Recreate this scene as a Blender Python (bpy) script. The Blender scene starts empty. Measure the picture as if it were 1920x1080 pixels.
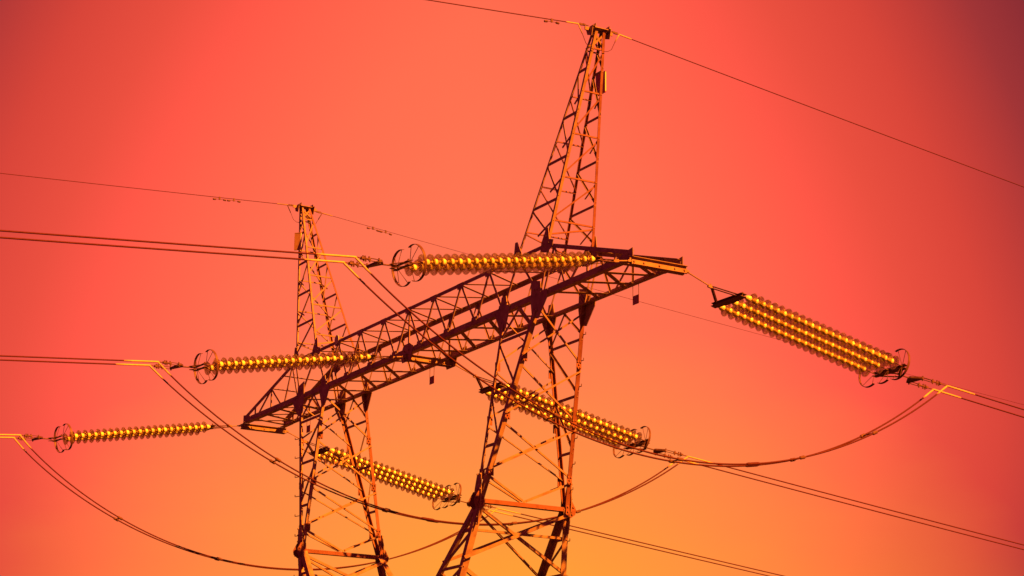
import bpy, math, random
from mathutils import Vector as V, Matrix
random.seed(7)
scene = bpy.context.scene
C = scene.collection
R = math.radians

# ------------------------------------------------------------------ camera
ZB = 12.6                                   # height of the crossbeam's bottom chords above the ground
AZ, PITCH, ROLL, FPX = 2.61154071, 0.269745609, 0.0107780416, 3913.33792
CAMPOS = V((40.1510137, -21.3952890, ZB - 10.9451176))
fw = V((math.cos(PITCH)*math.cos(AZ), math.cos(PITCH)*math.sin(AZ), math.sin(PITCH)))
rt = V((math.sin(AZ), -math.cos(AZ), 0)); up = rt.cross(fw)
r2 = math.cos(ROLL)*rt + math.sin(ROLL)*up
u2 = -math.sin(ROLL)*rt + math.cos(ROLL)*up
cam = bpy.data.cameras.new("camera"); camo = bpy.data.objects.new("camera", cam); C.objects.link(camo)
cam.sensor_width = 36.0; cam.lens = FPX/1920*36; cam.clip_end = 5000; cam.clip_start = 0.5
m = Matrix((r2, u2, -fw)).transposed().to_4x4(); m.translation = CAMPOS
camo.matrix_world = m
scene.camera = camo

# ------------------------------------------------------------------ light, sky, exposure
EXPO = 1.8
SUN_AZ, SUN_EL = R(18), R(38)               # azimuth from +X, elevation
scene.view_settings.view_transform = 'Standard'; scene.view_settings.look = 'None'
scene.view_settings.gamma = 1; scene.view_settings.exposure = EXPO
sun = bpy.data.lights.new("sun", 'SUN'); suno = bpy.data.objects.new("sun", sun); C.objects.link(suno)
sun.energy = 5.0; sun.angle = R(0.5); sun.color = (1.0, 0.30, 0.012)
sd = V((math.cos(SUN_EL)*math.cos(SUN_AZ), math.cos(SUN_EL)*math.sin(SUN_AZ), math.sin(SUN_EL)))
suno.rotation_euler = sd.to_track_quat('Z', 'Y').to_euler()
suno.location = (60, 20, 60)

def lin(r, g, b):
    f = lambda c: (c/255/12.92) if c/255 <= .04045 else ((c/255+.055)/1.055)**2.4
    k = 2**EXPO
    return (f(r)/k, f(g)/k, f(b)/k, 1)

world = bpy.data.worlds.new("World"); scene.world = world; world.use_nodes = True
nt = world.node_tree; nt.nodes.clear()
def N(t, **kw):
    n = nt.nodes.new(t)
    for k, v in kw.items(): setattr(n, k, v)
    return n
def M_(op, a, b=None, c=None, clamp=False):
    n = N('ShaderNodeMath', operation=op, use_clamp=clamp)
    for i, s in enumerate((a, b, c)):
        if s is None: continue
        if isinstance(s, (int, float)): n.inputs[i].default_value = s
        else: nt.links.new(s, n.inputs[i])
    return n.outputs[0]
tc = N('ShaderNodeTexCoord'); sep = N('ShaderNodeSeparateXYZ')
nt.links.new(tc.outputs['Generated'], sep.inputs[0])
az = M_('ARCTAN2', sep.outputs[1], sep.outputs[0]); el = M_('ARCSINE', sep.outputs[2])
def radial(az0, el0, sx, sy, p=2.0):
    # angular distance from a point of the sky, wider along the horizon than upward
    d = M_('ABSOLUTE', M_('SUBTRACT', az, az0))
    d = M_('MINIMUM', d, M_('SUBTRACT', 2*math.pi, d))
    d = M_('MULTIPLY', d, M_('COSINE', el))
    x = M_('DIVIDE', d, R(sx)); y = M_('ABSOLUTE', M_('DIVIDE', M_('SUBTRACT', el, R(el0)), R(sy)))
    return M_('POWER', M_('ADD', M_('POWER', x, p), M_('POWER', y, p)), 1/p)
def ramp(fac, stops):
    n = N('ShaderNodeValToRGB'); cr = n.color_ramp; cr.interpolation = 'LINEAR'
    while len(cr.elements) > 1: cr.elements.remove(cr.elements[-1])
    for i, (p, c) in enumerate(stops):
        e = cr.elements[0] if i == 0 else cr.elements.new(p)
        e.position = p; e.color = c
    nt.links.new(fac, n.inputs[0]); return n.outputs[0]
rr = radial(AZ + R(1.15), 11.8, 1.0, 1.55, 1.4)
dusk = ramp(M_('DIVIDE', rr, 24.0), [(d/24, lin(*c)) for d, c in ((0, (255,120,81)), (4, (255,117,81)), (7, (255,110,78)), (9.5, (255,97,73)),
        (11, (252,87,69)), (12.5, (232,79,61)), (14.4, (214,69,55)), (15.5, (194,62,53)), (17, (157,52,52)), (18.7, (126,42,49)), (24, (120,24,56)))])
gl = radial(AZ + R(0.2), 5.8, 14.8, 9.0)
tex = N('ShaderNodeTexNoise'); tex.inputs['Scale'].default_value = 14; tex.inputs['Detail'].default_value = 4
mp = N('ShaderNodeMapping'); mp.inputs['Scale'].default_value = (1, 1, 3.2)
nt.links.new(tc.outputs['Generated'], mp.inputs[0]); nt.links.new(mp.outputs[0], tex.inputs['Vector'])
wob = M_('MULTIPLY', M_('SUBTRACT', tex.outputs[0], .5), .12)   # faint cloud streaks in the glow
g1 = M_('SUBTRACT', 1, M_('ADD', gl, wob), clamp=True)
g1 = M_('POWER', g1, 1.05)
mix = N('ShaderNodeMix', data_type='RGBA'); nt.links.new(g1, mix.inputs['Factor'])
nt.links.new(dusk, mix.inputs['A']); mix.inputs['B'].default_value = lin(255,168,40)
# physical sky, filtered to the red of the dusk, adds the sun-side brightness
sky = N('ShaderNodeTexSky', sky_type='NISHITA'); sky.sun_disc = False
sky.sun_elevation = SUN_EL; sky.sun_rotation = math.pi/2 - SUN_AZ
flt = N('ShaderNodeMix', data_type='RGBA', blend_type='MULTIPLY'); flt.inputs['Factor'].default_value = 1
nt.links.new(sky.outputs[0], flt.inputs['A']); flt.inputs['B'].default_value = (.05, .002, .003, 1)
bg1 = N('ShaderNodeBackground'); nt.links.new(mix.outputs['Result'], bg1.inputs[0]); bg1.inputs[1].default_value = 1
bg2 = N('ShaderNodeBackground'); nt.links.new(flt.outputs['Result'], bg2.inputs[0]); bg2.inputs[1].default_value = .08
add = N('ShaderNodeAddShader'); out = N('ShaderNodeOutputWorld')
nt.links.new(bg1.outputs[0], add.inputs[0]); nt.links.new(bg2.outputs[0], add.inputs[1]); nt.links.new(add.outputs[0], out.inputs[0])

# ------------------------------------------------------------------ materials
def material(name, col, rough=.6, metal=0.0, noise=None, bump=0.0, scale=6.0, spec=.18):
    mt = bpy.data.materials.new(name); mt.use_nodes = True
    t = mt.node_tree; b = t.nodes['Principled BSDF']; b.inputs['Specular IOR Level'].default_value = spec
    b.inputs['Base Color'].default_value = (*col, 1); b.inputs['Roughness'].default_value = rough
    b.inputs['Metallic'].default_value = metal
    if noise:
        tcn = t.nodes.new('ShaderNodeTexCoord')
        n = t.nodes.new('ShaderNodeTexNoise'); n.inputs['Scale'].default_value = scale; n.inputs['Detail'].default_value = 6
        n.inputs['Roughness'].default_value = .65
        t.links.new(tcn.outputs['Object'], n.inputs['Vector'])
        r = t.nodes.new('ShaderNodeValToRGB')
        r.color_ramp.elements[0].position = .36; r.color_ramp.elements[0].color = (*noise, 1)
        r.color_ramp.elements[1].position = .62; r.color_ramp.elements[1].color = (*col, 1)
        t.links.new(n.outputs[0], r.inputs[0]); t.links.new(r.outputs[0], b.inputs['Base Color'])
        if bump:
            bp = t.nodes.new('ShaderNodeBump'); bp.inputs['Strength'].default_value = bump; bp.inputs['Distance'].default_value = .01
            t.links.new(n.outputs[0], bp.inputs['Height']); t.links.new(bp.outputs[0], b.inputs['Normal'])
    return mt
STEEL = material('painted_steel', (.37,.20,.20), .55, .0, (.25,.12,.13), .12, 4)
RED_STEEL = material('redder_painted_steel', (.27,.085,.095), .6, .0, (.18,.05,.057), .12, 4)  # redder, darker tone of the painted steel
DARK = material('fitting_steel', (.16,.06,.075), .5, .0, (.10,.035,.045), .1, 12)
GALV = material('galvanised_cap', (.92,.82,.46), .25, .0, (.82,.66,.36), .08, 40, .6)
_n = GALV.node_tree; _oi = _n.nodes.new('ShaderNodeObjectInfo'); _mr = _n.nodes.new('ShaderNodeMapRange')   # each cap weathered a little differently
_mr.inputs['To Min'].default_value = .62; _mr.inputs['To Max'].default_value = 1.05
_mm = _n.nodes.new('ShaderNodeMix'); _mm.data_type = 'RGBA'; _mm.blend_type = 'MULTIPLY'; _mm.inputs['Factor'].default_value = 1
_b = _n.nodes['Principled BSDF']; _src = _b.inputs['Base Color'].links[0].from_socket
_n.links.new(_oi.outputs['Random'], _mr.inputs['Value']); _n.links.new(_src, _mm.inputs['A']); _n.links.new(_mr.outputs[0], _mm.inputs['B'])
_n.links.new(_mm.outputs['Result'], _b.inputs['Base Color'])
ALU = material('aluminium_clamp', (.74,.44,.26), .4, .0, (.6,.33,.2), 0, 20)
CABLE = material('weathered_aluminium_cable', (.10,.011,.030), .7, .0, (.07,.008,.02), 0, 30)
PLATE = material('enamel_plate', (.42,.10,.26), .5, 0, (.34,.08,.2), 0, 10)
PLATE2 = material('tarnished_plate', (.42,.20,.14), .5, 0, (.30,.13,.10), 0, 10)
PINK = material('pale_plate', (.6,.5,.46), .5, 0, (.5,.4,.36), 0, 10)
SOIL = material('dry_grass_soil', (.045,.020,.016), .95, 0, (.025,.010,.010), .4, .6)
CONC = material('concrete', (.33,.31,.29), .9, 0, (.25,.23,.21), .3, 4)
GLASS = bpy.data.materials.new('insulator_glass'); GLASS.use_nodes = True
_t = GLASS.node_tree; _t.nodes.clear()
_o = _t.nodes.new('ShaderNodeOutputMaterial'); _tr = _t.nodes.new('ShaderNodeBsdfTransparent'); _gl = _t.nodes.new('ShaderNodeBsdfGlass')
_mx = _t.nodes.new('ShaderNodeMixShader'); _tl = _t.nodes.new('ShaderNodeBsdfTranslucent'); _m2 = _t.nodes.new('ShaderNodeMixShader')
_tr.inputs[0].default_value = (.85,.77,.65,1); _gl.inputs['Color'].default_value = (.92,.84,.72,1)
_gl.inputs['Roughness'].default_value = .05; _gl.inputs['IOR'].default_value = 1.45; _tl.inputs[0].default_value = (.50,.34,.22,1)
_mx.inputs[0].default_value = .32; _m2.inputs[0].default_value = .07
_t.links.new(_tr.outputs[0], _mx.inputs[1]); _t.links.new(_gl.outputs[0], _mx.inputs[2])
_t.links.new(_mx.outputs[0], _m2.inputs[1]); _t.links.new(_tl.outputs[0], _m2.inputs[2]); _t.links.new(_m2.outputs[0], _o.inputs[0])
scene.cycles.transparent_max_bounces = 64; scene.cycles.transmission_bounces = 16; scene.cycles.max_bounces = 16

# ------------------------------------------------------------------ mesh helpers
class MB:
    def __init__(s): s.v = []; s.f = []
    def add(s, vs, fs):
        k = len(s.v); s.v += [V(p) for p in vs]; s.f += [tuple(i+k for i in f) for f in fs]
    def prism(s, pts, ext):                       # polygon pts extruded by vector ext
        n = len(pts); pts = [V(p) for p in pts]; ext = V(ext)
        nrm = V((0,0,0))
        for i in range(n): nrm += pts[i].cross(pts[(i+1) % n])
        if nrm.dot(ext) > 0: pts = pts[::-1]
        vs = pts + [p+ext for p in pts]
        s.add(vs, [tuple(range(n)), tuple(range(2*n-1, n-1, -1))] + [((i+1) % n, i, n+i, n+(i+1) % n) for i in range(n)])
    def box(s, c, ax, ay, az_):                   # half-axes vectors
        c, ax, ay, az_ = V(c), V(ax), V(ay), V(az_)
        s.prism([c-ax-ay-az_, c+ax-ay-az_, c+ax+ay-az_, c-ax+ay-az_], 2*az_)
    def angle(s, p0, p1, a, b, wa, wb, t=.01):    # rolled L section, corner edge on the line p0-p1
        p0, p1 = V(p0), V(p1); d = (p1-p0).normalized(); a = V(a); b = V(b)
        a = (a - d*a.dot(d)).normalized(); b = b - d*b.dot(d); b = (b - a*b.dot(a)).normalized()
        pr = [(0,0),(wa,0),(wa,t),(t,t),(t,wb),(0,wb)]
        s.prism([p0+a*x+b*y for x, y in pr], p1-p0)
    def tube(s, pts, r, seg=8, cap=True):
        pts = [V(p) for p in pts]; rs = r if isinstance(r, (list, tuple)) else [r]*len(pts); rings = []
        ref = None
        for i, p in enumerate(pts):
            d = (pts[min(i+1, len(pts)-1)] - pts[max(i-1, 0)]).normalized()
            if ref is None: ref = V((0,0,1)) if abs(d.z) < .9 else V((1,0,0))
            x = (ref - d*ref.dot(d)).normalized(); ref = x; y = d.cross(x)
            rings.append([p + rs[i]*(math.cos(2*math.pi*k/seg)*x + math.sin(2*math.pi*k/seg)*y) for k in range(seg)])
        vs = [q for g in rings for q in g]; fs = []
        for i in range(len(pts)-1):
            for k in range(seg):
                a = i*seg+k; b = i*seg+(k+1) % seg
                fs.append((a, b, b+seg, a+seg))
        if cap: fs += [tuple(range(seg-1, -1, -1)), tuple(range((len(pts)-1)*seg, len(pts)*seg))]
        s.add(vs, fs)
    def lathe(s, prof, seg=24, closed=False):     # about local z; prof = (r, z)
        n = len(prof); vs = []; fs = []
        for r, z in prof: vs += [V((r*math.cos(2*math.pi*k/seg), r*math.sin(2*math.pi*k/seg), z)) for k in range(seg)]
        for i in range(n if closed else n-1):
            j = (i+1) % n
            for k in range(seg):
                k2 = (k+1) % seg
                fs.append((i*seg+k, i*seg+k2, j*seg+k2, j*seg+k))
        s.add(vs, fs)
    def bolt(s, c, n, r=.02, h=.022):
        c, n = V(c), V(n).normalized(); x = n.orthogonal().normalized(); y = n.cross(x)
        s.prism([c + r*(math.cos(k*math.pi/3)*x + math.sin(k*math.pi/3)*y) for k in range(6)], n*h)
    def build(s, name, mat, parent=None, origin=(0,0,0), smooth=False):
        me = bpy.data.meshes.new(name); o_ = V(origin)
        me.from_pydata([tuple(p-o_) for p in s.v], [], s.f); me.materials.append(mat)
        if smooth:
            me.polygons.foreach_set('use_smooth', [True]*len(me.polygons))
        me.update()
        o = bpy.data.objects.new(name, me); C.objects.link(o)
        if parent: o.parent = parent
        return o
def tag(o, label=None, cat=None, group=None, kind=None):
    if label: o['label'] = label
    if cat: o['category'] = cat
    if group: o['group'] = group
    if kind: o['kind'] = kind
    return o
def empty(name, loc):
    o = bpy.data.objects.new(name, None); C.objects.link(o); o.location = loc; o.empty_display_size = .3
    return o
KIDS = {}
def children(o): return [c for c in bpy.data.objects if c.parent == o]
def copy_tree(o, parent=None):
    c = o.copy(); C.objects.link(c)
    if parent: c.parent = parent
    for ch in children(o): copy_tree(ch, c)
    return c
def lerp(a, b, t): return V(a)*(1-t) + V(b)*t

# ------------------------------------------------------------------ setting
g = MB(); n_ = 60
for i in range(n_+1):
    for j in range(n_+1):
        f = lambda k: (abs(k)**2.2)*(1 if k >= 0 else -1)*1800
        x, y = f(i/n_*2-1), f(j/n_*2-1)
        d = math.hypot(x, y)
        z = -.02 + (.10*math.sin(x*.21)*math.cos(y*.17) + .8*math.sin(x*.013+1)*math.sin(y*.011))*min(1, max(0, d-8)/60)
        g.v.append(V((x, y, z)))
for i in range(n_):
    for j in range(n_): g.f.append((i*(n_+1)+j, (i+1)*(n_+1)+j, (i+1)*(n_+1)+j+1, i*(n_+1)+j+1))
tag(g.build('ground', SOIL, smooth=True), 'dry grassy field under the pylon', 'ground', kind='structure')

# ------------------------------------------------------------------ tower
L = 9.0; WE = .57; WM = .557; H = 1.067
AIN, AOUT, PU, PZ, PDU, PDV = 4.781, 5.96, 7.005, 5.376, .0785, .1154
BIN, BOUT, WU, WZ, WV = 4.241, 5.663, 4.174, -3.9126, 1.0515
P = lambda u, v, z: V((u, v, z+ZB))
tower = empty('lattice_tower', (0,0,0))
tag(tower, 'tall steel lattice pylon with long crossbeam and two leaning peaks', 'pylon')

def brace(parent, p0, p1, n, w=.06, off=.012, mat=STEEL, t=.007, name='brace', wb=None):
    """angle bar lying in the face with outward normal n, set 'off' inside it (negative = outside)"""
    p0, p1, n = V(p0), V(p1), V(n).normalized(); d = (p1-p0).normalized()
    n = (n - d*n.dot(d)).normalized(); a = d.cross(n)
    if a.z < 0: a = -a                           # standing flange on the lower edge
    if wb is None: wb = w*.9 if abs(n.y) < .6 and abs(n.z) < .6 else (.018 if n.y < 0 or abs(n.z) > .6 else .03)
    b = MB(); s = -1 if off >= 0 else 1
    sh = -n*off - a*w/2
    b.angle(p0+sh, p1+sh, a, n*s, w, wb, t)
    return b.build(name, mat, parent)
def plate(parent, origin, ax, ay, pts, nrm, t=.012, bolts=(), name='gusset_plate', mat=STEEL):
    b = MB(); ax, ay, nrm = V(ax).normalized(), V(ay).normalized(), V(nrm).normalized()
    b.prism([V(origin)+ax*x+ay*y for x, y in pts], nrm*t)
    for x, y in bolts: b.bolt(V(origin)+ax*x+ay*y+nrm*t, nrm)
    return b.build(name, mat, parent)
X, Y, Z = V((1,0,0)), V((0,1,0)), V((0,0,1))

# --- crossbeam: four chords in one mesh, bars as sub-parts
b = MB()
b.angle(P(-L-.02,-WM,0), P(L+.02,-WM,0), Z, Y, .125, .13, .014)
b.angle(P(-L-.02, WM,0), P(L+.02, WM,0), Z, -Y, .11, .11, .014)
b.angle(P(-AOUT-.1,-WM,H), P(AOUT+.1,-WM,H), -Z, Y, .08, .08, .010)
b.angle(P(-AOUT-.1, WM,H), P(AOUT+.1, WM,H), -Z, -Y, .085, .085, .010)
beam = b.build('crossbeam', STEEL, tower)
for sv in (-1, 1):
    v = sv*WM; n = Y*sv
    tops = [1.2*k for k in range(-5, 6)]
    bots = [-BOUT, -4.2, -3.05, -1.83, -.6, .6, 1.83, 3.05, 4.2, BOUT]
    for i, bu in enumerate(bots):
        tl, tr = tops[i], tops[i+1]
        wd = .062 if sv < 0 else .05
        brace(beam, P(tl, v, H-.03), P(bu, v, .04), n, wd, .016)
        brace(beam, P(tr, v, H-.03), P(bu, v, .04), n, wd, .016)
        plate(beam, P(bu, v, .06), X, Z, [(-.16,-.03),(.16,-.03),(.12,.12),(-.12,.12)], n, .009, [(-.09,.04),(.09,.04)])
    brace(beam, P(0, v, H-.03), P(0, v, .05), n, .06, .030)
    for tu in tops[1:-1]:
        plate(beam, P(tu, v, H-.03), X, Z, [(-.11,-.1),(.11,-.1),(.15,.03),(-.15,.03)], n, .009)
for k in range(-5, 5):                            # bottom face
    a = 1.2*k + .3
    if abs(a+.6) < BOUT: brace(beam, P(a, -WM, 0), P(a+.6, WM, 0), -Z, .14, .018, wb=.006, t=.005)
    c = 1.2*k + 1.2
    if abs(c) < BOUT+.2 and abs(c-1.25) < BOUT+.2: brace(beam, P(c, -WM, 0), P(c-1.25, WM, 0), -Z, .10, .03, wb=.006, t=.005)
for k in range(-4, 5):                            # top face
    a = 1.2*k
    brace(beam, P(a, -WM, H), P(a+.6, WM, H), Z, .045, .014)
    if k > -4: brace(beam, P(a, -WM, H), P(a-.6, WM, H), Z, .045, .028)
# --- tapering ends
for sg in (1, -1):
    b = MB()
    for sv in (-1, 1):
        b.angle(P(sg*AOUT, sv*WM, H), P(sg*L, sv*WE, .16), -Z, -Y*sv, .085, .085, .010)
    tip = b.build('beam_end', STEEL, tower)
    tz = lambda u: H + (0.16-H)*(u-AOUT)/(L-AOUT)
    for sv in (-1, 1):
        v = sv*WM; n = Y*sv
        for (ua, za), (ub, zb) in (((7.42, tz(7.42)-.03), (7.42, .05)), ((7.42, tz(7.42)-.03), (6.75, .05)), ((6.2, tz(6.2)-.03), (6.62, .05)),
                                   ((7.42, tz(7.42)-.03), (8.25, .05)), ((8.4, tz(8.4)-.02), (8.4, .05)), ((6.2, tz(6.2)-.03), (5.8, .05))):
            brace(tip, P(sg*ua, v, za), P(sg*ub, v, zb), n, .055, .016)
    for a, c in ((6.1, 6.6), (7.0, 7.5), (7.8, 8.2), (8.5, 8.75)):
        brace(tip, P(sg*a, -WM, 0), P(sg*c, WM, 0), -Z, .14, .018, wb=.006, t=.005)
    for a, c in ((7.0, 6.15), (8.0, 7.1), (8.9, 8.1)):
        brace(tip, P(sg*a, -WM, 0), P(sg*c, WM, 0), -Z, .10, .032, wb=.006, t=.005)
    for a in (6.75, 7.42):
        brace(tip, P(sg*a, -WM, tz(a)), P(sg*a, WM, tz(a)), Z, .05, .014)
    for sv in (-1, 1):                            # end plates of the chords
        plate(tip, P(sg*(L-.3), sv*(WM+.004), 0), X*sg, Z, [(-.25,.0),(.36,-.01),(.36,.2),(.05,.17)], Y*sv, .012, [(.2,.1),(.28,.04)])
# --- hanger channels to which the strings are pinned
def channel(u, zt, hh, ext=.05):
    b = MB(); y0, y1 = -WE-ext, WE+ext
    for s in (1, -1):
        b.angle(P(u+s*.035, y0, zt-hh), P(u+s*.035, y1, zt-hh), Z, X*s, hh, .06, .009)
        b.box(P(u+s*.066, 0, zt-.0045), X*.030, Y*y1, Z*.0045)
    for y in (y0+.05, y1-.05, 0, -.35, .35): b.bolt(P(u+.045, y, zt-hh*.55), X)
    return b.build('hanger_channel', STEEL, tower)
channel(0, -.022, .13); channel(L+.06, -.0, .15); channel(-L-.04, -.02, .13)
for sv in (-1, 1):
    plate(beam, P(0, sv*(WM+.003), .02), X, Z, [(-.3,-.02),(-.2,-.2),(.2,-.2),(.32,.1),(.14,.2),(-.14,.2)], Y*sv, .012, [(-.1,.05),(.1,.05),(0,-.1)])

# --- peaks
TH = [.086, .287, .486, .688, .89]; TB = [.18, .386, .59, .79]
for sg in (1, -1):
    corner = {}
    for io, ub, ut in (('in', AIN, PU-PDU), ('out', AOUT, PU+PDU)):
        for sv in (-1, 1):
            corner[io, sv] = (P(sg*ut, sv*PDV, PZ), P(sg*ub, sv*WM, H))
    at = lambda io, sv, t: lerp(*corner[io, sv], t)
    b = MB()
    for (io, sv), (p0, p1) in corner.items():
        if sv > 0: continue
        w_ = .060 if io == 'out' else .046
        b.angle(p0, p1, X*sg*(1 if io == 'in' else -1), -Y*sv, w_, w_, .010)
    mast = b.build('peak_mast', STEEL, tower)
    b = MB()
    for io in ('in', 'out'):
        p0, p1 = corner[io, 1]; w_ = .060 if io == 'out' else .046
        b.angle(p0, p1, X*sg*(1 if io == 'in' else -1), -Y, w_, w_, .010)
    b.build('corner_post', RED_STEEL, mast)
    for io in ('in', 'out'):
        face = sg*(1 if io == 'out' else -1); n = X*face
        hi, lo = (1, -1) if face > 0 else (-1, 1)
        for i, t in enumerate(TH):
            brace(mast, at(io, -1, t), at(io, 1, t), n, .032, .012, mat=RED_STEEL if sg > 0 else STEEL)
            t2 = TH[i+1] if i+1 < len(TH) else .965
            brace(mast, at(io, hi, t+.01), at(io, lo, t2-.008), n, .033, .012 if i % 2 else .022, mat=RED_STEEL if sg > 0 else STEEL)
        brace(mast, at(io, -1, .012), at(io, 1, .08), n, .04, .024)
        brace(mast, at(io, 1, .012), at(io, -1, .08), n, .04, .012)
    for sv in (-1, 1):
        n = Y*sv
        for i, t in enumerate(TB):
            brace(mast, at('in', sv, t), at('out', sv, t), n, .055, .012)
            t2 = TB[i+1] if i+1 < len(TB) else .97
            brace(mast, at('in', sv, t+.008), at('out', sv, t2-.008), n, .045, .012)
        brace(mast, at('in', sv, .08), at('out', sv, TB[0]-.01), n, .04, .012)
        for t in TH[1:]:
            p = at('out', sv, t); q = lerp(at('out', sv, t+.05), at('in', sv, t+.05), .45)
            brace(mast, p, q, n, .035, .014)
        for io in ('in', 'out'):
            o_ = corner[io, sv][1]; s = sg*(1 if io == 'out' else -1)
            plate(mast, o_+Y*sv*.003-Z*.02, X*s, Z, [(-.24,-.12),(-.2,.06),(-.02,.33),(.06,.33),(.10,.08),(.26,.03),(.22,-.10),(0,-.18)], n, .012, [(-.1,0),(.1,0),(0,.15)])
    # head frame
    b = MB(); c0 = P(sg*PU, 0, PZ)
    b.box(c0+Z*.02, X*.13, Y*.20, Z*.008)
    for sv in (-1, 1):
        b.prism([c0+Y*sv*.21+X*-.14+Z*.05, c0+Y*sv*.21+X*.14+Z*.05, c0+Y*sv*.21+X*.08-Z*.16, c0+Y*sv*.21-X*.08-Z*.10], Y*sv*.012)
        b.box(c0+Y*sv*.27+Z*.0, X*.014, Y*.06, Z*.035)
        b.angle(c0+X*-.16+Y*sv*.16+Z*.03, c0+X*.16+Y*sv*.16+Z*.03, Z, Y*sv, .06, .05, .008)
    b.build('head_plate', STEEL, mast)

# --- legs: a wedge from the crossbeam to the pinched waist, then two diverging members
TX = [0.0, .29, .58, .86]; TN = [.16, .44, .72]
ZL = -5.2; CRZ = -8.35
for sg in (1, -1):
    top = {}; bot = {}
    for sv in (-1, 1):
        for io, ub, du in (('in', BIN, -.085), ('out', BOUT, .085)):
            top[io, sv] = P(sg*ub, sv*WM, -.01); bot[io, sv] = P(sg*(WU+du), sv*WV, WZ)
    at = lambda io, sv, t: lerp(top[io, sv], bot[io, sv], t)
    zv = lambda z: WM + (WV-WM)*z/WZ
    ulow = lambda io, z: WU + (.085 if io == 'out' else -.085) - (.29 if io == 'out' else .94)*(WZ-z)
    low = lambda io, sv, z: P(sg*ulow(io, z), sv*zv(z), z)
    b = MB()
    for sv in (-1, 1):
        for io in ('in', 'out'):
            s = X*sg*(1 if io == 'in' else -1); w_ = .108 if io == 'out' else .075
            if sv < 0: b.angle(at(io, sv, 0), at(io, sv, 1), s, -Y*sv, w_, w_*.85, .012)
            zend = CRZ if io == 'in' else -ZB
            b.angle(low(io, sv, WZ), low(io, sv, zend), s, -Y*sv, .13, .13, .014)
    leg = b.build('leg', STEEL, tower)
    b = MB()
    for io in ('in', 'out'):
        s = X*sg*(1 if io == 'in' else -1); w_ = .095 if io == 'out' else .075
        b.angle(at(io, 1, 0), at(io, 1, 1), s, -Y, w_, w_, .014)
    b.build('corner_post', RED_STEEL, leg)
    for io in ('in', 'out'):
        face = sg*(1 if io == 'out' else -1); n = X*face
        for k in range(3):
            t0, t1 = TX[k], TX[k+1]
            brace(leg, at(io, -1, t0+.03), at(io, 1, t1-.01), n, .036, .016)
            brace(leg, at(io, 1, t0+.03), at(io, -1, t1-.01), n, .036, -.003)
            for sv in (-1, 1):
                plate(leg, at(io, sv, t1)+n*.004-Y*sv*.06, Y, Z, [(-.06,-.09),(.06,-.09),(.06,.09),(-.06,.09)], n, .008,
                      [(-.03,-.06),(.03,-.06),(-.03,.06),(.03,.06),(0,0)], mat=RED_STEEL)
        mid = lerp(at(io, -1, 1.0), at(io, 1, 1.0), .5)+Z*.06
        brace(leg, at(io, -1, .875), mid-Y*.04, n, .045, .016)
        brace(leg, at(io, 1, .875), mid+Y*.04, n, .045, .016)
        brace(leg, at(io, -1, 1.0)-Z*.02, at(io, 1, 1.0)-Z*.02, n, .085, .016, name='waist_bar', mat=RED_STEEL)
        # below the waist
        brace(leg, low(io, -1, WZ-.12), low(io, 1, -5.2), n, .06, .016)
        brace(leg, low(io, 1, WZ-.12), low(io, -1, -5.05), n, .065, -.003)
        if io == 'out': brace(leg, low(io, -1, -4.5), low(io, 1, -4.5), n, .05, .03)
        zs = [-5.2, -6.7, -8.2] if io == 'in' else [-5.2, -6.7, -8.3, -10.2, -12.3]
        for za, zb in zip(zs, zs[1:]):
            brace(leg, low(io, -1, za), low(io, 1, zb), n, .08, .016); brace(leg, low(io, 1, za), low(io, -1, zb), n, .08, -.003)
    for sv in (-1, 1):
        n = Y*sv
        for k, t in enumerate(TN):
            brace(leg, at('in', sv, t), at('out', sv, t), n, .06, .018)
            if k < 2: brace(leg, at('in', sv, t+.01), at('out', sv, TN[k+1]-.012), n, .06, .018)
        mc = lerp(top['in', sv], top['out', sv], .45)
        brace(leg, mc, at('in', sv, TN[0]-.01), n, .05, .018); brace(leg, mc, at('out', sv, TN[0]-.02), n, .05, .018)
        for za, zb in ((-4.5, -4.5), (-5.2, -5.2), (-6.2, -6.2), (-7.2, -7.2), (-4.5, -5.2), (-5.2, -6.2), (-6.2, -7.2), (-7.2, -8.2)):
            brace(leg, low('out', sv, za), low('in', sv, zb), n, .06, .018)
        # gussets at the crossbeam
        plate(leg, top['out', sv]+n*.004, X*sg, Z, [(-.30,-.02),(-.27,.42),(.07,.34),(.10,.14),(.36,.12),(.32,-.06),(.0,-.42),(-.24,-.36)], n, .014, [(-.15,.2),(-.05,.2),(-.15,-.2),(-.05,-.25),(.15,.05)])
        plate(leg, top['in', sv]+n*.004, X*sg, Z, [(-.30,.0),(-.08,.16),(-.04,.34),(.14,.34),(.18,.14),(.3,.12),(.24,-.05),(.10,-.40),(-.08,-.40)], n, .014, [(.05,.2),(-.02,-.2),(.05,-.3)])
        # waist splice plates
        plate(leg, P(sg*WU, sv*(WV+.004), WZ), X*sg, Z, [(-.10,.25),(-.01,.52),(.15,.52),(.16,.1),(.04,-.52),(-.17,-.46),(-.22,-.28)], n, .014,
              [(.02,.5),(.13,.5),(.0,.35),(.13,.35),(.0,.2),(.13,.2),(-.1,-.15),(.05,-.15),(-.12,-.3),(.02,-.35),(-.14,-.42),(.0,-.48)])
        for face in (1, -1):
            plate(leg, P(sg*WU+face*(.085+.012), sv*WV, WZ), -Y*sv, Z, [(-.15,-.02),(-.05,.16),(.08,.16),(.10,-.12),(-.03,-.19),(-.13,-.12)], X*face, .012,
                  [(-.08,.03),(-.01,.10),(.05,.03),(-.03,-.06),(-.05,-.12),(.05,-.07)], mat=RED_STEEL)
    # step bolts up one corner post
    io, sv = 'out', (-1 if sg < 0 else 1)
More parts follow.
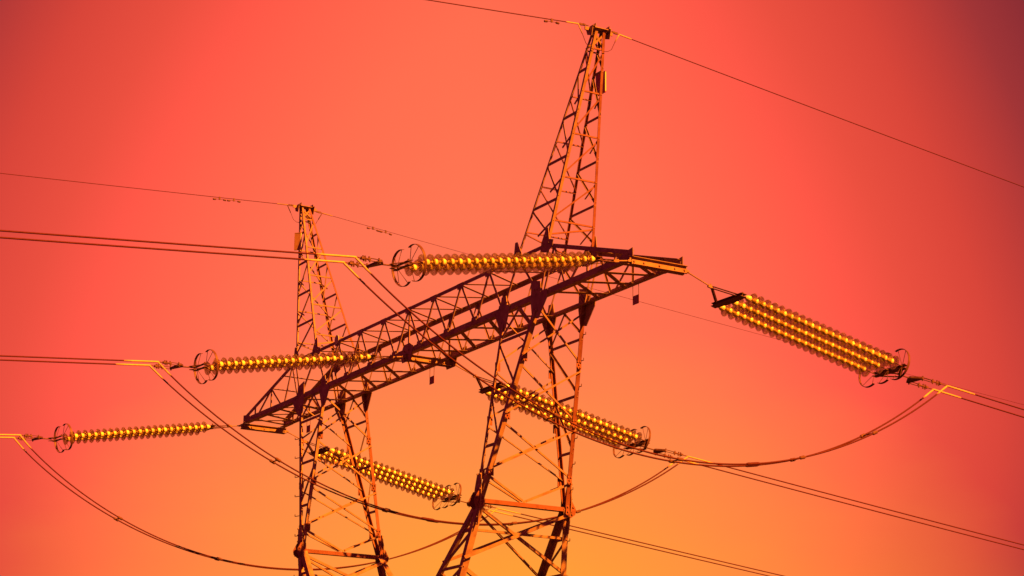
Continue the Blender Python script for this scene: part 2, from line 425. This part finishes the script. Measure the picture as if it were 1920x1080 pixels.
    for k in range(9):
        z0 = -.55 - .5*k
        p = at(io, sv, z0/WZ) if z0 > WZ else low(io, sv, z0)
        sb = MB(); q = V((sg, sv*.25, 0)).normalized()
        ln = .16 if sg < 0 else .06
        sb.tube([p, p+q*ln*.8, p+q*ln, p+q*ln+Z*.05], .009, 6)
        sb.build('step_bolt', DARK, leg)
    for sv in (-1, 1):                            # footing
        f = MB(); c = P(sg*ulow('out', -ZB), sv*zv(-ZB), -ZB)
        f.prism([c+V((x*.55, y*.55, -.3)) for x, y in ((-1,-1),(1,-1),(1,1),(-1,1))], Z*.6)
        f.prism([c+V((x*.35, y*.35, .3)) for x, y in ((-1,-1),(1,-1),(1,1),(-1,1))], Z*.25)
        f.build('footing', CONC, tower)
for sv in (-1, 1):                                # body below the fork
    for za, zb in ((-8.3,-10.3), (-10.3,-12.4)):
        ua, ub = WU+.085-.29*(WZ-za), WU+.085-.29*(WZ-zb)
        va, vb = WM+(WV-WM)*za/WZ, WM+(WV-WM)*zb/WZ
        brace(tower, P(-ua, sv*va, za), P(ub, sv*vb, zb), Y*sv, .09, .018)
        brace(tower, P(ua, sv*va, za), P(-ub, sv*vb, zb), Y*sv, .09, -.003)
        brace(tower, P(-ua, sv*va, za), P(ua, sv*va, za), Y*sv, .09, .03)
# round pale plate on the far top chord
b = MB(); c = P(-3.62, -WM-.01, H+.02)
b.prism([c + X*.11*math.cos(k*math.pi/8) + Z*.11*math.sin(k*math.pi/8) for k in range(16)], -Y*.012)
b.build('round_marker', PINK, beam)

# ------------------------------------------------------------------ insulator assemblies
SL, SR = .0687, -.0248
def frame(side):
    if side < 0: h = V((math.sin(SL), -math.cos(SL), 0)); D = dict(s0=1.14, s1=4.80, c=6.0342, z0=-.215, z1=-.9135, zc=-1.0234, n=2, y0=.42, lk=.40, gap=.42)
    else: h = V((math.sin(SR), math.cos(SR), 0)); D = dict(s0=1.24, s1=4.90, c=6.4098, z0=-.475, z1=-1.2414, zc=-1.4503, n=3, y0=.85, lk=.64, gap=.41)
    D['h'] = h; D['e'] = V((-h.y, h.x, 0)) if side < 0 else V((h.y, -h.x, 0))   # e points to +X
    return D
PH = (L+.06, 0.0, -L-.04)
ZATT = (-.07, -.07, -.07)
disc_prof = [(.050,-.014),(.066,-.010),(.088,-.002),(.112,.012),(.132,.030),(.1455,.052),(.143,.058),(.137,.054),(.131,.040),
             (.124,.033),(.119,.056),(.113,.056),(.108,.030),(.098,.024),(.093,.050),(.087,.050),(.082,.022),(.072,.016),(.066,.042),(.060,.042),(.054,.012),(.050,.006)]
disc_me = None; cap_me = None
def shared(mb, name, mat):
    o = mb.build(name, mat, smooth=True); me = o.data; bpy.data.objects.remove(o); return me
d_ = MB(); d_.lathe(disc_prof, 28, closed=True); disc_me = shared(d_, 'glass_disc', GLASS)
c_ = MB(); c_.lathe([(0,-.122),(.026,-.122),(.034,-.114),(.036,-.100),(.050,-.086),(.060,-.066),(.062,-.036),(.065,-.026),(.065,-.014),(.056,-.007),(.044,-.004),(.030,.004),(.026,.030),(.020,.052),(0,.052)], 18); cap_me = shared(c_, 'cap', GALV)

def bar(mb, p, q, w, t, up_=Z):
    p, q = V(p), V(q); d = (q-p).normalized(); a = d.cross(up_).normalized(); b2 = a.cross(d)
    mb.box((p+q)/2, d*(q-p).length/2, a*w/2, b2*t/2)

def assembly(side):
    D = frame(side); h, e = D['h'], D['e']
    root = empty('insulator_assembly', (0,0,0))
    pt = lambda s, z, x=0: h*s + e*x + Z*z
    p0, p1 = pt(D['s0'], D['z0']), pt(D['s1'], D['z1'])
    ax = (p1-p0).normalized(); nrm = e.cross(ax); nrm = nrm if nrm.z > 0 else -nrm
    gap = D['gap']; offs = [gap*(i-(D['n']-1)/2) for i in range(D['n'])]; wid = gap*(D['n']-1)
    # hanger link
    lk = pt(D['lk'], D['z0']*D['lk']/D['s0']*.95)
    b = MB(); b.tube([V((0,0,0)), lk], .014, 8)
    b.box(ax*.04, ax*.06, e*.03, nrm*.02); b.box(lk-ax*.03, ax*.06, e*.022, nrm*.028); b.bolt(lk-ax*.03+nrm*.028, nrm, .014, .03)
    b.build('hanger_link', STEEL, root)
    # tower-side yoke: triangle of two straps and a heavy plate
    ya = p0 - ax*.20
    b = MB()
    for s in (-1, 1):
        for dn in (.02, -.02): bar(b, lk+nrm*dn, ya+e*s*(wid/2-.04)+nrm*dn, .045, .009, nrm)
    b.build('yoke_strap', DARK, root)
    b = MB()
    for dn in (.024, -.034):
        b.prism([ya+e*(-wid/2-.06)-ax*.07+nrm*dn, ya+e*(wid/2+.06)-ax*.07+nrm*dn, ya+e*(wid/2+.08)+ax*.05+nrm*dn, ya+e*.05+ax*.09+nrm*dn, ya+e*(-wid/2-.08)+ax*.05+nrm*dn], nrm*.01)
    bar(b, ya+e*(-wid/2-.05)-ax*.03, ya+e*(wid/2+.05)-ax*.03, .012, .048, nrm)
    for x in offs: b.bolt(ya+e*x+nrm*.045, nrm, .018, .03)
    b.build('yoke_plate', DARK, root)
    # strings
    nd = 22; pitch = (p1-p0).length/(nd-.2)
    rot = Matrix((e, ax.cross(e), ax)).transposed().to_4x4()
    for x in offs:
        b = MB(); b.tube([ya+e*x, p0+e*x-ax*.02, p1+e*x+ax*.16], .011, 8)
        st = b.build('insulator_string', DARK, root)
        for k in range(nd):
            mt = rot.copy(); mt = Matrix.Rotation(random.uniform(-.02,.02), 4, e) @ mt
            mt.translation = p0 + e*x + ax*(pitch*k + random.uniform(-.003,.003))
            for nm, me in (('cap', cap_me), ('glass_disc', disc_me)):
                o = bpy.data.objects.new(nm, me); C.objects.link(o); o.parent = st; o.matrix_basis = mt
    # line-side yoke
    yb = p1 + ax*.18
    b = MB()
    for dn in (.03, -.04):
        b.prism([yb+e*(-wid/2-.07)-ax*.05+nrm*dn, yb+e*(wid/2+.07)-ax*.05+nrm*dn, yb+e*(wid/2+.05)+ax*.05+nrm*dn, yb-e*(wid/2+.05)+ax*.05+nrm*dn], nrm*.01)
        for sx in (-1, 1): bar(b, yb+e*sx*(wid/2-.05)+nrm*dn, yb+ax*.25+nrm*dn, .05, .010, nrm)
    for x in offs: b.bolt(yb+e*x+nrm*.04, nrm, .018, .03)
    b.build('yoke_plate', DARK, root)
    # twin yoke and turnbuckles
    ce = pt(D['c'], D['zc']); yc0 = yb+ax*.24; yc = lerp(yc0, ce, .33)
    b = MB(); b.tube([yc0-ax*.06, yc], .015, 8)
    b.prism([yc-e*.04-ax*.10+nrm*.02, yc+e*.04-ax*.10+nrm*.02, yc+e*.235+ax*.04+nrm*.02, yc+e*.22+ax*.09+nrm*.02, yc-e*.22+ax*.09+nrm*.02, yc-e*.235+ax*.04+nrm*.02], -nrm*.04)
    b.build('twin_yoke', DARK, root)
    for s in (-1, 1):
        q0, q1 = yc+e*s*.2+ax*.05, ce+e*s*.2; b = MB(); l_ = (q1-q0).length; dd = (q1-q0).normalized()
        for dn in (.022, -.022): bar(b, q0+nrm*dn, q0+dd*l_*.48+nrm*dn, .03, .008, nrm)
        b.tube([q0+dd*l_*.40, q0+dd*l_*.62], .02, 8); b.tube([q0+dd*l_*.6, q1], .012, 8)
        for f in (.05, .44, .6, .68): b.bolt(q0+dd*l_*f-nrm*.05, nrm, .016, .10)
        b.box(q0+dd*l_*.72, dd*.03, e*.035, nrm*.02)
        b.build('turnbuckle', DARK, root)
    # grading hoops: open C shapes facing each other, with thin spokes
    def hoop(x, spans):
        cen = yb + e*x - ax*(.13 if side < 0 else .16); rad = .325
        b = MB()
        for a0, a1 in spans:
            n = 36
            for r_, z_ in ((1, 0),):
                vs = []; fs = []
                for i in range(n+1):
                    a = R(a0+(a1-a0)*i/n); dr = e*math.cos(a)+nrm*math.sin(a)
                    for rr_, zz in ((rad, -.024), (rad, .024), (rad-.010, .024), (rad-.010, -.024)): vs.append(cen+dr*rr_+ax*zz)
                for i in range(n):
                    for k in range(4): fs.append((i*4+k, i*4+(k+1) % 4, i*4+4+(k+1) % 4, i*4+4+k))
                fs += [(3,2,1,0), tuple(n*4+k for k in range(4))]
                b.add(vs, fs)
        return b.build('grading_hoop', DARK, root), cen, rad
    for i, x in enumerate(offs):
        if i == 0: sp = [(72, 300)]; spk = (80, 130, 235, 290)
        elif i == D['n']-1: sp = [(-118, 112)]; spk = (100, 55, -70, -110)
        else: sp = [(70, 112), (248, 300)]; spk = (75, 108, 252, 296)
        hoops = [(h_, hoop(x, [h_])) for h_ in sp]           # the middle string carries two short arcs
        for a in spk:
            (hp, cen, rad) = next((q for h_, q in hoops if h_[0] <= a <= h_[1]), hoops[-1][1])
            dr = e*math.cos(R(a))+nrm*math.sin(R(a)); s = MB()
            s.tube([cen+ax*.10+dr*.03, cen+dr*(rad-.01)], .0055, 6); s.build('spoke', DARK, hp)
    return root, D

GA = 'glass insulator strings pinned to the crossbeam'
LAB = {(-1,0): 'largest left-pointing double insulator string, just under the base of the taller peak',
       (-1,1): 'left-pointing double insulator string pinned under the middle of the crossbeam',
       (-1,2): 'lowest left-pointing insulator string, off the far left tip of the crossbeam',
       (1,0): 'triple insulator string sloping down right from the near right tip of the crossbeam',
       (1,1): 'triple insulator string sloping down right behind the near tower leg',
       (1,2): 'smallest triple insulator string, seen through the far leg and between both legs'}
DD = {}
for side in (-1, 1):
    root, D = assembly(side); DD[side] = D
    for i in range(3):
        o = root if i == 0 else copy_tree(root)
        o.location = P(PH[i], side*(WE+.03), ZATT[i])
        tag(o, LAB[side, i], 'insulators', GA)

# ------------------------------------------------------------------ conductors with dead-end clamps
def span_pts(D, a, bq, x, s_from, length, n=70):
    out = []
    for i in range(n+1):
        s = s_from + length*(i/n)**1.6
        out.append(D['h']*(D['c']+s) + D['e']*x + Z*(D['zc'] - a*s + bq*s*s))
    return out
WN = {0: 'near right', 1: 'middle', 2: 'far left'}
SN = {-1: 'left', 1: 'right'}
CL = {(-1,0): 'taut wire crossing the frame to the left edge behind the far peak', (-1,1): 'taut wire running to the left edge from the middle left-pointing insulators',
      (-1,2): 'short taut wire at the left edge from the lowest insulators', (1,0): 'taut wire leaving to the right edge from the big triple insulators',
      (1,1): 'taut wire running down to the right edge, starting below the big drooping jumper', (1,2): 'taut wire running down to the bottom edge from behind the near leg'}
for side in (-1, 1):
    D = DD[side]
    for ti, x in enumerate((.2, -.2)):
        proto = None
        for i in range(3):
            if proto is None:
                b = MB(); b.tube(span_pts(D, .109, .0003, x, .0, 125), .0155, 8)
                w = b.build('conductor_wire', CABLE, smooth=True)
                cl = MB(); q = span_pts(D, .109, .0003, x, .0, .75, 6)
                cl.tube([q[0]+D['h']*-.02] + q[1:], [.019]*5+[.018, .016], 10)
                cl.build('dead_end_clamp', ALU, w, smooth=True)
                proto = w; o = w
            else: o = copy_tree(proto)
            o.location = P(PH[i], side*(WE+.03), ZATT[i])
            tag(o, ('upper ' if ti == 0 else 'lower ')+CL[side, i], 'power line', 'twin conductor wires')

# ------------------------------------------------------------------ jumpers and spacers
JP = [(2.49, -.02, .976, .12), (2.365, .04, .946, -.12), (2.388, -.095, .89, -.02)]
JN = ['front jumper cable, the longest to the right, drooping before the near leg',
      'middle jumper cable, passing before the far leg and behind the near leg',
      'back jumper cable, drooping lowest across the bottom left corner']
jcur = {}
for i in range(3):
    dep, sk, ex, du = JP[i]; Dl, Dr = DD[-1], DD[1]
    for ti, x in enumerate((.2, -.2)):
        A = P(PH[i], -WE-.03, ZATT[i]) + Dl['h']*(Dl['c']) + Dl['e']*x + Z*Dl['zc']
        B = P(PH[i], WE+.03, ZATT[i]) + Dr['h']*(Dr['c']) + Dr['e']*x + Z*Dr['zc']
        pts = []
        for k in range(81):
            t = k/80; s = 4*t*(1-t)
            p = A + (B-A)*t - Dl['e']*x*s*(.30, .62, .62)[i] - Z*dep*(s**ex*(1+sk*(t-.5)) if s > 0 else 0) + X*du*s
            p += X*(0.03*math.sin(t*9+ti*2+i))*s
            pts.append(p)
        jcur[i, ti] = pts
        b = MB(); b.tube([lerp(pts[1], pts[2], .5)]+pts[2:-2]+[lerp(pts[-2], pts[-3], .5)], .0165, 8)
        jo = b.build('jumper_cable', CABLE, origin=(0,0,0), smooth=True)
        tag(jo, ('upper ' if ti == 0 else 'lower ')+JN[i], 'jumper cable', 'jumper cables under the crossbeam')
        for q in (pts[:4], pts[-4:][::-1]):
            q = [q[0], lerp(q[0], q[1], .6), lerp(q[1], q[2], .3), lerp(q[1], q[2], .8)]
            c = MB(); n0 = q[0]; c.tube([n0+Z*.0, n0+(q[2]-n0)*.15-Z*.005, q[1], q[2], q[3]], [.017,.018,.018,.018,.0165], 10)
            c.build('terminal_tube', ALU, jo, smooth=True)
def spacer(i, t, label, sleeve=False):
    k = int(t*80); p, q = jcur[i, 0][k], jcur[i, 1][k]; d = (jcur[i, 0][k+1]-jcur[i, 0][k-1]).normalized()
    d2 = (jcur[i, 1][k+1]-jcur[i, 1][k-1]).normalized(); b = MB()
    b.tube([p, q], .013, 8)
    for c, dd in ((p, d), (q, d2)): b.tube([c-dd*.07, c-dd*.05, c+dd*.05, c+dd*.07], [.022,.034,.034,.022], 10)
    o = b.build('cable_spacer', DARK, smooth=False); tag(o, label, 'spacer', 'spacers clamped on the jumper pairs')
    return o
spacer(0, .30, 'dark spacer on the front jumper pair, just left of the near leg')
spacer(0, .50, 'dark spacer on the front jumper pair, just right of the near leg')
spacer(0, .715, 'dark spacer at the lowest dip of the front jumper pair')
spacer(0, .86, 'dark spacer on the right rising part of the front jumper pair')
spacer(1, .22, 'dark spacer on the middle jumper pair, left of the far leg')
spacer(1, .42, 'dark spacer on the middle jumper pair, at the right post of the far leg')
spacer(1, .66, 'dark spacer on the middle jumper pair, inside the near leg below its waist')
spacer(1, .78, 'dark spacer on the middle jumper pair, just right of the near leg waist')
spacer(2, .20, 'dark spacer on the lowest jumper pair, nearest the left edge')
spacer(2, .40, 'dark spacer on the lowest jumper pair, near the bottom edge left of the far leg')
spacer(2, .76, 'dark spacer on the lowest jumper pair, between the two legs')
for i, t in ((0, .63), (1, .49)):                 # compression sleeves, part of their cable
    for ti in (0, 1):
        k = int(t*80)+ti; c = jcur[i, ti]; b = MB()
        b.tube([c[k-1], lerp(c[k-1], c[k], .3), lerp(c[k], c[k+1], .7), c[k+1]], [.018,.03,.03,.018], 10)
        cab = [o for o in bpy.data.objects if o.name.startswith('jumper_cable') and not o.parent][i*2+ti]
        b.build('sleeve', CABLE, cab, smooth=True)

# ------------------------------------------------------------------ earth wires on the peaks
GW = {(1,-1): (.109, .0003, .10), (1,1): (.1096, .0003, .09), (-1,-1): (.0897, .0003, .05), (-1,1): (.0884, .00035, .0)}
GL = {(1,-1): 'thin earth wire from the taller peak to the top edge', (1,1): 'thin earth wire from the taller peak down to the right edge',
      (-1,-1): 'thin earth wire from the shorter peak to the left edge', (-1,1): 'thin earth wire from the shorter peak passing behind the tower to the right'}
for (sg, side), (a, bq, dz) in GW.items():
    h = DD[side]['h']; o0 = P(sg*PU, side*(PDV+.19), PZ+dz-.03)
    f = lambda s: o0 + h*s + Z*(-a*s+bq*s*s)
    b = MB(); b.tube([f(.35 + 129*(i/60)**1.6) for i in range(61)], .011 if sg > 0 else (.0085 if side < 0 else .006), 6)
    w = b.build('earth_wire', CABLE, smooth=True); tag(w, GL[sg, side], 'earth wire', 'earth wires')
    b = MB(); b.tube([o0-h*.06, f(.10)], .012, 6); b.box(f(.05), h*.03, X*.018, Z*.018); b.box(f(.12), h*.035, X*.012, Z*.022)
    b.tube([f(.12), f(.20)], .011, 6); b.build('shackle', DARK, w)
    b = MB(); b.tube([f(.18), f(.21), f(.46), f(.50)], [.012,.016,.016,.012], 8); b.build('dead_end_clamp', ALU if sg > 0 else STEEL, w, smooth=True)
    b = MB(); b.tube([f(.20), f(.18)-Z*.03, f(.09)-Z*.20], [.010,.012,.011], 8); b.build('terminal_tube', ALU if sg > 0 else DARK, w, smooth=True)
    b = MB(); q0 = f(.09)-Z*.20; q1 = P(sg*PU, side*PDV, PZ-.42)
    b.tube([q0, lerp(q0, q1, .3)-Z*.10, lerp(q0, q1, .6)-Z*.08, q1], .006, 6); b.build('bonding_tail', CABLE, w)
    ds = {(1,-1): (.85,), (1,1): (), (-1,-1): (1.72, 2.12), (-1,1): (1.7, 2.08)}[sg, side]
    for s in ds:
        c = f(s); t = (f(s+.1)-f(s-.1)).normalized(); b = MB()
        b.box(c-Z*.02, t*.02, X*.014, Z*.038)
        b.tube([c-t*.16-Z*.055, c-t*.08-Z*.046, c+t*.08-Z*.046, c+t*.16-Z*.055], .006, 6)
        for s2 in (-1, 1): b.tube([c+t*s2*.10-Z*.05, c+t*s2*.115-Z*.052, c+t*s2*.175-Z*.057, c+t*s2*.185-Z*.058], [.014,.025,.025,.015], 8)
        b.build('vibration_damper', DARK, w)

# ------------------------------------------------------------------ plates
def hung_plate(u, label):
    b = MB(); c = P(u, WM-.02, -.30)
    b.prism([c+X*x+Z*z for x, z in ((-.11,-.09),(.11,-.09),(.11,.09),(-.11,.09))], Y*.006)
    o = b.build('phase_plate', PLATE); tag(o, label, 'plate', 'small plates hung under the crossbeam')
    w = MB()
    for x in (-.10, .10): w.tube([c+X*x+Z*.08, c+X*x+Z*.31], .006, 6)
    w.build('hook', DARK, o)
hung_plate(7.5, 'small dark plate hanging under the near right end of the crossbeam')
hung_plate(-.85, 'small dark plate hanging under the middle of the crossbeam')
hung_plate(-7.45, 'small dark plate hanging under the far left end, beside the far leg')
def mast_plate(c, ax, w, hh, mat, label, t=.03):
    b = MB(); ax = V(ax).normalized(); n = Z.cross(ax); c = V(c)
    b.prism([c+ax*x+Z*z for x, z in ((-w/2,-hh/2),(w/2,-hh/2),(w/2,hh/2),(-w/2,hh/2))], n*t)
    o = b.build('number_plate', mat); tag(o, label, 'plate')
    f = MB()
    for z in (-hh/2, hh/2): f.box(c+Z*z+n*t/2, ax*(w/2+.010), n*(t/2+.004), Z*.010)
    f.box(c-ax*w/2+n*t/2, ax*.010, n*(t/2+.003), Z*(hh/2-.011))
    f.build('frame', mat, o)
    f = MB(); f.box(c+ax*w/2+n*t/2, ax*.010, n*(t/2+.005), Z*(hh/2-.011)); f.build('lit_edge_strip', GALV, o)  # sunlight on the plate's edge put in as a brighter strip
mast_plate(P(6.52, .36, 4.47), X, .34, .44, PLATE, 'dark framed plate fixed near the top of the taller peak', .014)
mast_plate(P(-6.70, -.30, 4.36), (.75,.65,0), .17, .44, PLATE2, 'brown framed plate fixed near the top of the shorter peak')
bpy.context.view_layer.update()
